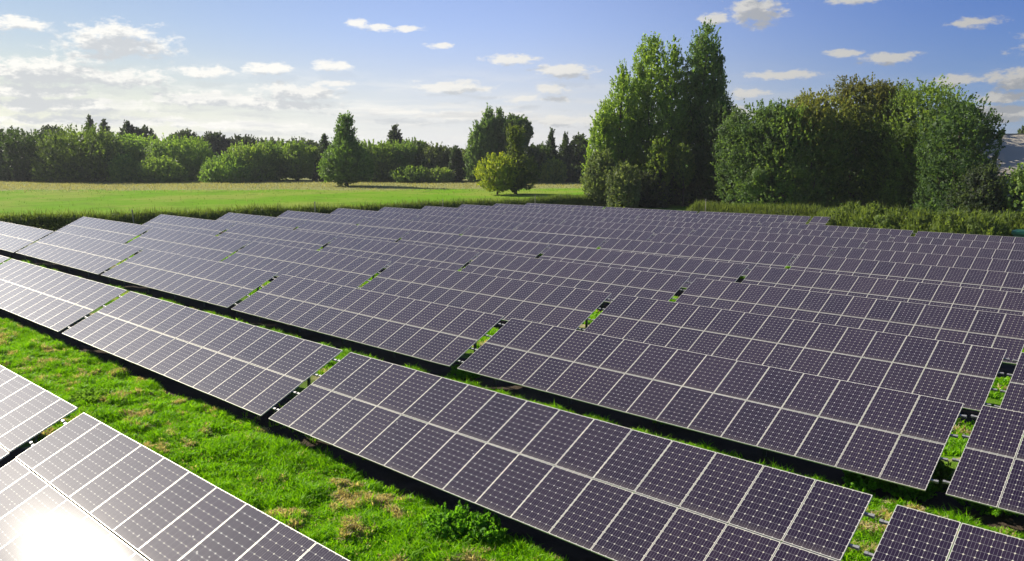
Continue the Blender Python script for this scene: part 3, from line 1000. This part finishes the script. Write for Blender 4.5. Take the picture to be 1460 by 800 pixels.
# ------------------------------------------------------------------ barn behind the trees on the right
def barn_roof_mat():
    m, t, b = new_mat('pale_roof_sheeting')
    tc = t.new('ShaderNodeTexCoord')
    P = tc.outputs['Object']
    wv = t.new('ShaderNodeTexWave', wave_type='BANDS', bands_direction='X'); t.l.new(P, wv.inputs[0]); wv.inputs['Scale'].default_value = 3.
    n = t.noise(P, .5, 5, .6)
    c = t.mix(n, (.45, .40, .31), (.56, .50, .39))
    c = t.mix(t.math('MULTIPLY', wv.outputs[1], .15), c, (.38, .35, .30))
    t.l.new(c, b.inputs['Base Color']); b.inputs['Roughness'].default_value = .8
    bp = t.new('ShaderNodeBump'); bp.inputs['Strength'].default_value = .4; bp.inputs['Distance'].default_value = .05
    t.l.new(wv.outputs[1], bp.inputs['Height']); t.l.new(bp.outputs[0], b.inputs['Normal'])
    return m


bx_, by_ = pix_world(1560, 124)
bz = float(ground_z(bx_, by_, relief=False))
barn = bpy.data.objects.new('barn', None); COL.objects.link(barn)
barn.location = (bx_, by_, bz)
barn.rotation_euler = (0, 0, math.atan2(RH[1], RH[0]) - .30)
tag(barn, 'large barn with a pale shaded roof behind the dark trees', 'barn')
BH = pix_height(190, 124) - bz
MAT_BROOF = barn_roof_mat(); MAT_BWALL = simple_mat('barn_cladding', (.42, .40, .36), .8, 0, .1, .7)
mb = MB(); BL, BD = 17., 14.; EH = BH * .50
mb.box(-BL + .2, BL - .2, -BD + .2, BD - .2, -.3, EH - .05)
for s in (-1, 1):
    mb.add([(s * (BL - .2), -BD + .2, EH - .05), (s * (BL - .2), BD - .2, EH - .05), (s * (BL - .2), 0, BH - .25)], [[0, 1, 2]])
link('wall', mb.mesh('barn_wall', [MAT_BWALL]), barn)
mb = MB()
for s in (-1, 1):
    a = [(-BL, s * BD, EH), (BL, s * BD, EH), (BL, s * .02, BH), (-BL, s * .02, BH)]
    V = a + [(p[0], p[1], p[2] - .14) for p in a]
    F = [[0, 1, 2, 3], [7, 6, 5, 4], [0, 4, 5, 1], [1, 5, 6, 2], [2, 6, 7, 3], [3, 7, 4, 0]]
    if s > 0:
        F = [f[::-1] for f in F]
    mb.add(V, F)
mb.box(-BL - .05, BL + .05, -.22, .22, BH - .03, BH + .07)
link('roof', mb.mesh('barn_roof', [MAT_BROOF]), barn)


# ------------------------------------------------------------------ hedges
def blades(C, H, col, rng, width=.02, lean=.35, per=1, curve=.25):
    """upright grass blades, each a bent two-segment strip; C (n,3) feet, H heights"""
    n = len(C)
    a = rng.random(n) * 2 * math.pi
    side = np.stack([np.cos(a), np.sin(a), np.zeros(n)], 1)
    b = rng.random(n) * 2 * math.pi
    l = np.abs(rng.normal(0, lean, n))
    out = np.stack([np.cos(b) * l, np.sin(b) * l, np.ones(n)], 1); out /= np.linalg.norm(out, axis=1, keepdims=True)
    out2 = out + np.stack([np.cos(b), np.sin(b), -np.ones(n) * .4], 1) * (curve * (1 + l))[:, None]; out2 /= np.linalg.norm(out2, axis=1, keepdims=True)
    H = H[:, None]; w = (width * (.7 + .6 * rng.random(n)))[:, None]
    m = C + out * H * .55; t = m + out2 * H * .5
    V = np.stack([C - side * w, C + side * w, m + side * w * .8, m - side * w * .8, t], 1).reshape(-1, 3)
    i = np.arange(n)[:, None] * 5
    F = np.concatenate([i + np.array([[0, 1, 2, 3]])], 0)
    T = i + np.array([[3, 2, 4, 4]])
    return V, F, T[:, :3], np.repeat(col, 5, axis=0)


def blade_mesh(name, parts, mat):
    V = []; FQ = []; FT = []; C = []; b = 0
    for v, q, t, c in parts:
        V.append(v); FQ.append(q + b); FT.append(t + b); C.append(c); b += len(v)
    V = np.concatenate(V); FQ = np.concatenate(FQ); FT = np.concatenate(FT); C = np.concatenate(C)
    me = bpy.data.meshes.new(name)
    nq, nt = len(FQ), len(FT)
    me.vertices.add(len(V)); me.vertices.foreach_set('co', V.astype(np.float32).ravel())
    me.loops.add(nq * 4 + nt * 3)
    me.loops.foreach_set('vertex_index', np.concatenate([FQ.ravel(), FT.ravel()]).astype(np.int32))
    me.polygons.add(nq + nt)
    me.polygons.foreach_set('loop_start', np.concatenate([np.arange(nq) * 4, nq * 4 + np.arange(nt) * 3]).astype(np.int32))
    me.update(calc_edges=True)
    a = me.attributes.new('col', 'FLOAT_COLOR', 'POINT')
    cc = np.ones((len(V), 4), np.float32); cc[:, :3] = C
    a.data.foreach_set('color', cc.ravel())
    me.materials.append(mat)
    return me


rng = np.random.default_rng(21)


def hedge(name, label, cat, path, height, width, c1, c2, nleaf, nblade, leaf=.13, blade_h=.9, kind=None):
    """leafy bank along a path of (x, y): leaf faces through its volume and long grass standing out of its top"""
    path = np.array(path, float)
    seg = np.linalg.norm(np.diff(path, axis=0), axis=1); cum = np.concatenate([[0], np.cumsum(seg)])
    def at(s):
        x = np.interp(s, cum, path[:, 0]); y = np.interp(s, cum, path[:, 1])
        j = np.clip(np.searchsorted(cum, s) - 1, 0, len(seg) - 1)
        d = (path[j + 1] - path[j]) / seg[j][:, None]
        return x, y, -d[:, 1], d[:, 0]
    s = rng.random(nleaf) * cum[-1]
    x, y, nx_, ny_ = at(s)
    hh = height * (.72 + .5 * fbm(s * .16, s * 0 + 3.3, 4)) * np.interp(s, [0, 1.5, cum[-1] - 1.5, cum[-1]], [.4, 1, 1, .4])
    a = rng.random(nleaf) * math.pi
    q = rng.random(nleaf) ** .35
    off = np.cos(a) * width / 2 * q * (.8 + .5 * fbm(s * .3, s * 0 + 8, 3)); zz = np.sin(a) ** .7 * hh * q
    P = np.stack([x + nx_ * off, y + ny_ * off, ground_z(x, y) + zz], 1)
    d = np.stack([nx_ * np.cos(a), ny_ * np.cos(a), np.sin(a)], 1)
    N = d * .6 + unit(nleaf, rng) * .9; N /= np.linalg.norm(N, axis=1, keepdims=True)
    m = np.clip(fbm(s * .25, zz * .6, 3) * 1.6 - .3 + rng.normal(0, .15, nleaf), 0, 1)[:, None]
    col = (np.array(c1) * (1 - m) + np.array(c2) * m) * (.75 + .5 * rng.random(nleaf))[:, None]
    V, F, cc = leaves(P, N, leaf * (.5 + .6 * rng.random(nleaf)), col, .4, rng)
    parts = [(V, F, np.zeros((0, 3), int), cc)]
    s = rng.random(nblade) * cum[-1]
    x, y, nx_, ny_ = at(s)
    hh = height * (.72 + .5 * fbm(s * .16, s * 0 + 3.3, 4)) * np.interp(s, [0, 1.5, cum[-1] - 1.5, cum[-1]], [.4, 1, 1, .4])
    off = rng.normal(0, width * .26, nblade)
    zz = np.sqrt(np.clip(1 - (off / (width * .55)) ** 2, .05, 1)) * hh * (.55 + .4 * rng.random(nblade))
    C = np.stack([x + nx_ * off, y + ny_ * off, ground_z(x, y) + zz], 1)
    m = rng.random(nblade)[:, None]
    col = (np.array(c1) * (1 - m) + np.array(c2) * m) * 1.15
    parts.append(blades(C, blade_h * (.4 + .9 * rng.random(nblade) ** 1.5), col, rng, .028, .22))
    o = link(name, blade_mesh(name, parts, MAT_LEAF))
    tag(o, label, cat, kind=kind)
    return o


hedge('hedge', 'long dark hedge of brambles and tall grass between the tables and meadow', 'hedge',
      [(-87.6, 8), (-88.2, 40), (-88.6, 70), (-89.3, 100), (-91, 126)], 2.15, 3.2, (.05, .08, .022), (.13, .19, .04), 90000, 26000, .17, .8)
hedge('hedge', 'ragged low hedge filling in behind the green shrubs at right', 'hedge',
      [(-40, 101.5), (-30, 99.2), (-22, 98.6), (-8, 98.4)], 2.5, 3.6, (.075, .115, .026), (.15, .21, .05), 46000, 16000, .15, 1.2)
hedge('hedge', 'tall sunlit grassy hedge behind the far rows, below the big trees', 'hedge',
      [(-60, 104.6), (-52, 104.2), (-44, 103.4), (-38.5, 103)], 2.75, 3.4, (.06, .09, .022), (.14, .19, .045), 34000, 12000, .14, .9)


def shrub(label, x, y, H, R, c1, c2, n, seed):
    r = np.random.default_rng(seed)
    o = make_tree('shrub', label, 'shrub', x, y, H, R, 'bush', c1, c2, .26, 60, n, seed, 'shrubs along the right hedge', False, clump_k=.42)
    k = int(n * .25)
    a = r.random(k) * 6.28; q = np.sqrt(r.random(k)) * R * .9
    C = np.stack([np.cos(a) * q, np.sin(a) * q, H * np.sqrt(np.clip(1 - (q / R) ** 2, .1, 1)) * (.5 + .4 * r.random(k))], 1)
    m = r.random(k)[:, None]
    me = blade_mesh('shoots', [blades(C, .35 + 1.3 * r.random(k) ** 2.2, np.array(c1) * (1 - m) + np.array(c2) * m * 1.15, r, .03, .3)], MAT_LEAF)
    link('shoots', me, o)
    return o


for i, (lab, px, n_, ytop, R) in enumerate([
        ('broad sunlit green shrub right beside the end of the farthest row', 1214, 99.5, 293, 2.6),
        ('tall green shrub with feathery top, second right of the farthest row end', 1246, 97, 293, 2.5),
        ('green shrub between the tallest feathery shrub and the small bare gap', 1284, 95, 298, 2.4),
        ('rounded shrub left of the small bare gap in the right hedge', 1315, 93.5, 303, 2.0),
        ('rounded shrub right of the small bare gap in the right hedge', 1362, 92, 303, 2.4),
        ('leafy green shrub standing left behind the green kiosk roof', 1402, 92, 306, 2.5),
        ('leafy green shrub right behind the green kiosk roof', 1440, 97.5, 306, 2.6),
        ('shrub at the photo edge behind the green kiosk', 1474, 97.5, 305, 2.6)]):
    d = px_dir(px, 300); y = n_; x = d[0] * y / d[1]
    dep_ = np.array([x, y, 0]) @ FH
    H = pix_height(ytop, dep_) - float(ground_z(x, y, relief=False))
    shrub(lab, x, y, H, R, (.085, .13, .026), (.17, .235, .055), 6500, 300 + i)


# ------------------------------------------------------------------ fence posts and the green kiosk
def fence_post(label, x, y, h, lean):
    root = bpy.data.objects.new('fence_post', None); COL.objects.link(root)
    root.location = (x, y, float(ground_z(x, y, relief=False))); root.rotation_euler = (lean[0], lean[1], 0)
    tag(root, label, 'fence post', 'posts of the fence along the hedge')
    mb = MB(); mb.tube([(0, 0, -.4), (.01, 0, h * .5), (0, .01, h - .05), (0, .01, h)], [.065, .06, .055, .04], 8)
    link('pole', mb.mesh('pole', [MAT_POST], True), root)
    mb = MB(); mb.box(-.09, .09, -.05, .05, h - .18, h - .10); mb.tube([(.0, 0, h), (.06, 0, h + .1)], [.03, .025], 6)
    link('bracket', mb.mesh('bracket', [MAT_STEEL]), root)


fence_post('leaning wooden post in front of the hedge behind the third row', -86.0, 35.8, 2.55, (.02, -.10))
fence_post('pale upright post by the hedge, left of the tall lone tree', -86.0, 58.1, 2.85, (.0, .01))
fence_post('pale post by the hedge near the middle of the far table ends', -86.0, 79.9, 2.7, (0, .01))
fence_post('thin pale post standing behind the left end of the farthest row', -86.4, 101.0, 2.9, (0, 0))
fence_post('pale post below the bright sapling at the foot of the great poplars', -55.6, 101.6, 3.4, (0, .02))

kx, ky = pix_world(1462, 102)
kio = bpy.data.objects.new('equipment_kiosk', None); COL.objects.link(kio)
kx, ky = -14.8, 93.2
kio.location = (kx, ky, float(ground_z(kx, ky, relief=False)))
tag(kio, 'green metal equipment kiosk with rounded roof, behind the rows at the right edge', 'kiosk')
KH = pix_height(329, np.array([kx, ky, 0]) @ FH) - kio.location.z
mb = MB(); mb.box(-1.7, 1.7, -1.1, 1.1, -.1, KH - .35)
link('body', mb.mesh('kiosk_body', [MAT_DGREEN]), kio)
mb = MB()
prof = [(-1.22, KH - .36), (-1.22, KH - .16), (-1.08, KH - .04), (-.8, KH), (.8, KH), (1.08, KH - .04), (1.22, KH - .16), (1.22, KH - .36)]
V = [(-1.82, a, b) for a, b in prof] + [(1.82, a, b) for a, b in prof]
n_ = len(prof)
mb.add(V, [[i, (i + 1) % n_, n_ + (i + 1) % n_, n_ + i][::-1] for i in range(n_)] + [list(range(n_)), [n_ + i for i in range(n_)][::-1]])
link('lid', mb.mesh('kiosk_lid', [MAT_GREEN]), kio)
mb = MB()
for sx in (-.84, .84):
    mb.box(sx - .78, sx + .78, -1.13, -1.1, .1, KH - .5)
link('door', mb.mesh('kiosk_door', [MAT_GREEN]), kio)


# ------------------------------------------------------------------ grass between the rows
def grass_zone(x0, x1, y0, y1, dens, hmean, rng, nb=9, width=.009):
    n = int((x1 - x0) * (y1 - y0) * dens)
    X = x0 + rng.random(n) * (x1 - x0); Y = y0 + rng.random(n) * (y1 - y0)
    q, dep = project(np.stack([X, Y, ground_z(X, Y) + .1], 1))
    keep = (dep > 2) & (q[:, 0] > -60) & (q[:, 0] < W0 + 60) & (q[:, 1] < H0 + 80)
    X, Y = X[keep], Y[keep]
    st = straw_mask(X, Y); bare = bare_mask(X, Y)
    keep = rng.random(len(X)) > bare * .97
    X, Y, st = X[keep], Y[keep], st[keep]
    lush = fbm(X * 1.5 + 40, Y * 1.7, 4)
    k = len(X)
    hh = hmean * (.36 + 1.2 * np.clip((lush - .34) * 2.2, 0, 1.4)) * (.6 + .8 * rng.random(k))
    # tufts: nb blades round each foot
    idx = np.repeat(np.arange(k), nb)
    sp_ = .055
    fx_ = X[idx] + rng.normal(0, sp_, k * nb); fy_ = Y[idx] + rng.normal(0, sp_, k * nb)
    dead = (rng.random(k * nb) < st[idx] * .9 + .05)
    C = np.stack([fx_, fy_, ground_z(fx_, fy_) - .01], 1)
    Hh = hh[idx] * (.6 + .7 * rng.random(k * nb)); Hh = np.where(dead, Hh * .6 + .03, Hh)
    v = fbm(X * .35 + 90, Y * .5 + 7, 3)
    m = np.clip(v[idx] * 1.5 - .3 + rng.normal(0, .18, k * nb), 0, 1)[:, None]
    col = np.array([.17, .40, .006]) * (1 - m) + np.array([.27, .56, .008]) * m
    straw_c = np.array([.64, .56, .32]) * (.6 + .6 * rng.random((k * nb, 1)))
    col = np.where(dead[:, None], straw_c, col)
    a = blades(C, Hh, col, rng, width * 1.3, .72, curve=.55)
    return a


rng = np.random.default_rng(5)
parts = [
    grass_zone(-52, 2, 7.0, 11.6, 300, .17, rng, 9, .011),
    grass_zone(-70, 4, 16.3, 19.2, 190, .19, rng, 8, .013),
    grass_zone(-8, 4, 13.0, 17, 220, .17, rng, 8, .012),
    grass_zone(-22, -16, 11.0, 17, 120, .17, rng, 8, .012),
    grass_zone(-70, 8, 23.6, 27.0, 70, .2, rng, 8, .018),
    grass_zone(-86, 12, 31.0, 34.8, 26, .22, rng, 8, .025),
    grass_zone(-87, 14, 38.5, 105, 5, .25, rng, 8, .04),
]
gr = link('grass', blade_mesh('grass', parts, MAT_GRASS))
tag(gr, 'bright green grass with straw patches growing between the rows', 'grass', kind='stuff')

# rough tall grass standing in the meadow's dry strip and along its near edge
n = 60000
rng = np.random.default_rng(9)
dep = 120 + rng.random(n) ** .8 * 150; lat_ = (rng.random(n) * 1.0 - .68) * dep
X = dep * FH[0] + lat_ * RH[0]; Y = dep * FH[1] + lat_ * RH[1]
keep = (X < -91.5)
X, Y = X[keep], Y[keep]
dr = dry_mask(X, Y)
keep = rng.random(len(X)) < .07 + .93 * dr
X, Y, dr = X[keep], Y[keep], dr[keep]
k = len(X)
pat = fbm(X * .06, Y * .06, 4)
isdry = (rng.random(k) < np.clip(dr * 1.1 + (pat - .5), 0, 1))[:, None]
col = np.where(isdry, np.array([.36, .35, .15]) * (.6 + .6 * rng.random((k, 1))), np.array([.12, .25, .01]) * (.6 + .6 * rng.random((k, 1))))
hh = np.where(isdry[:, 0],   .22 + .38 * rng.random(k), .12 + .34 * rng.random(k) ** 2)
C = np.stack([X, Y, ground_z(X, Y) + .02], 1)
mg = link('meadow_grass', blade_mesh('meadow_grass', [blades(C, hh, col, rng, .06, .4)], MAT_GRASS))
tag(mg, 'tall dry and green grass standing in the meadow', 'grass', kind='stuff')


# ------------------------------------------------------------------ weeds near the tables
def weed(label, px, py, H, R, n, seed, c1=(.09, .25, .015), c2=(.16, .37, .03), leaf=.075, xy=None):
    if xy is None:
        d = px_dir(px, py)
        gz = 0.
        for _ in range(6):
            t = (CAM_Z - gz) / -d[2]; x, y = d[0] * t, d[1] * t; gz = float(ground_z(x, y, relief=False))
    else:
        x, y = xy
    r = np.random.default_rng(seed)
    o = make_tree('weed_plant', label, 'weed', x, y, H, R, 'bush', c1, c2, leaf, 26, n, seed, 'leafy weeds growing beside the tables', False, clump_k=.36)
    mb = MB()
    for i in range(7):
        a = r.random() * 6.28; q = R * .6 * r.random()
        mb.tube([(0, 0, -.05), (math.cos(a) * q * .6, math.sin(a) * q * .6, H * .5), (math.cos(a) * q, math.sin(a) * q, H * .85)], [.012, .008, .004], 5)
    link('stem', mb.mesh('stem', [simple_mat('stem', (.08, .13, .03), .7)]), o)


weed('dense bushy nettle clump on the grass before the front middle table', 648, 758, .4, .56, 4600, 41)
weed('smaller leafy clump right beside the dense nettle clump', 690, 768, .4, .42, 1900, 42)
weed('thin leafy weed in the shadow at the gap above the front middle table', 664, 540, .45, .5, 800, 43)
weed('green weed clump behind the right corner of the front middle table', 1232, 694, .45, .5, 2200, 44)
weed('leafy weed clump on the grass left of the dark gap at right', 1296, 706, .42, .55, 2600, 45)
weed('tall thin weed growing in the gap between two tables at right', 1330, 700, .8, .35, 900, 46, (.08, .16, .02), (.16, .28, .04))
weed('leafy weeds at the right edge behind the corner table', 1412, 728, .4, .6, 1800, 47)
weed('small weed at the sunny edge of the second grass strip', 948, 606, .4, .3, 800, 48)
weed('low weed in the grass by the left foreground gap', 135, 570, .16, .6, 1500, 49, (.12, .25, .03), (.2, .36, .05))


# ------------------------------------------------------------------ haze volume added to lift the dark tones of the far trees
hm = bpy.data.materials.new('air'); hm.use_nodes = True
ht = NT(hm.node_tree); ht.n.clear()
pv = ht.new('ShaderNodeVolumePrincipled')
pv.inputs['Color'].default_value = (.86, .90, .95, 1)
pv.inputs['Density'].default_value = .00012
pv.inputs['Anisotropy'].default_value = .2
ho = ht.new('ShaderNodeOutputMaterial'); ht.l.new(pv.outputs[0], ho.inputs['Volume'])
mb = MB(); mb.box(-2700, 2700, -300, 3100, -3.5, 46)
hz_o = link('haze', mb.mesh('haze', [hm]))
tag(hz_o, kind='stuff', label='thin pale haze added to lift dark tones over the meadow')
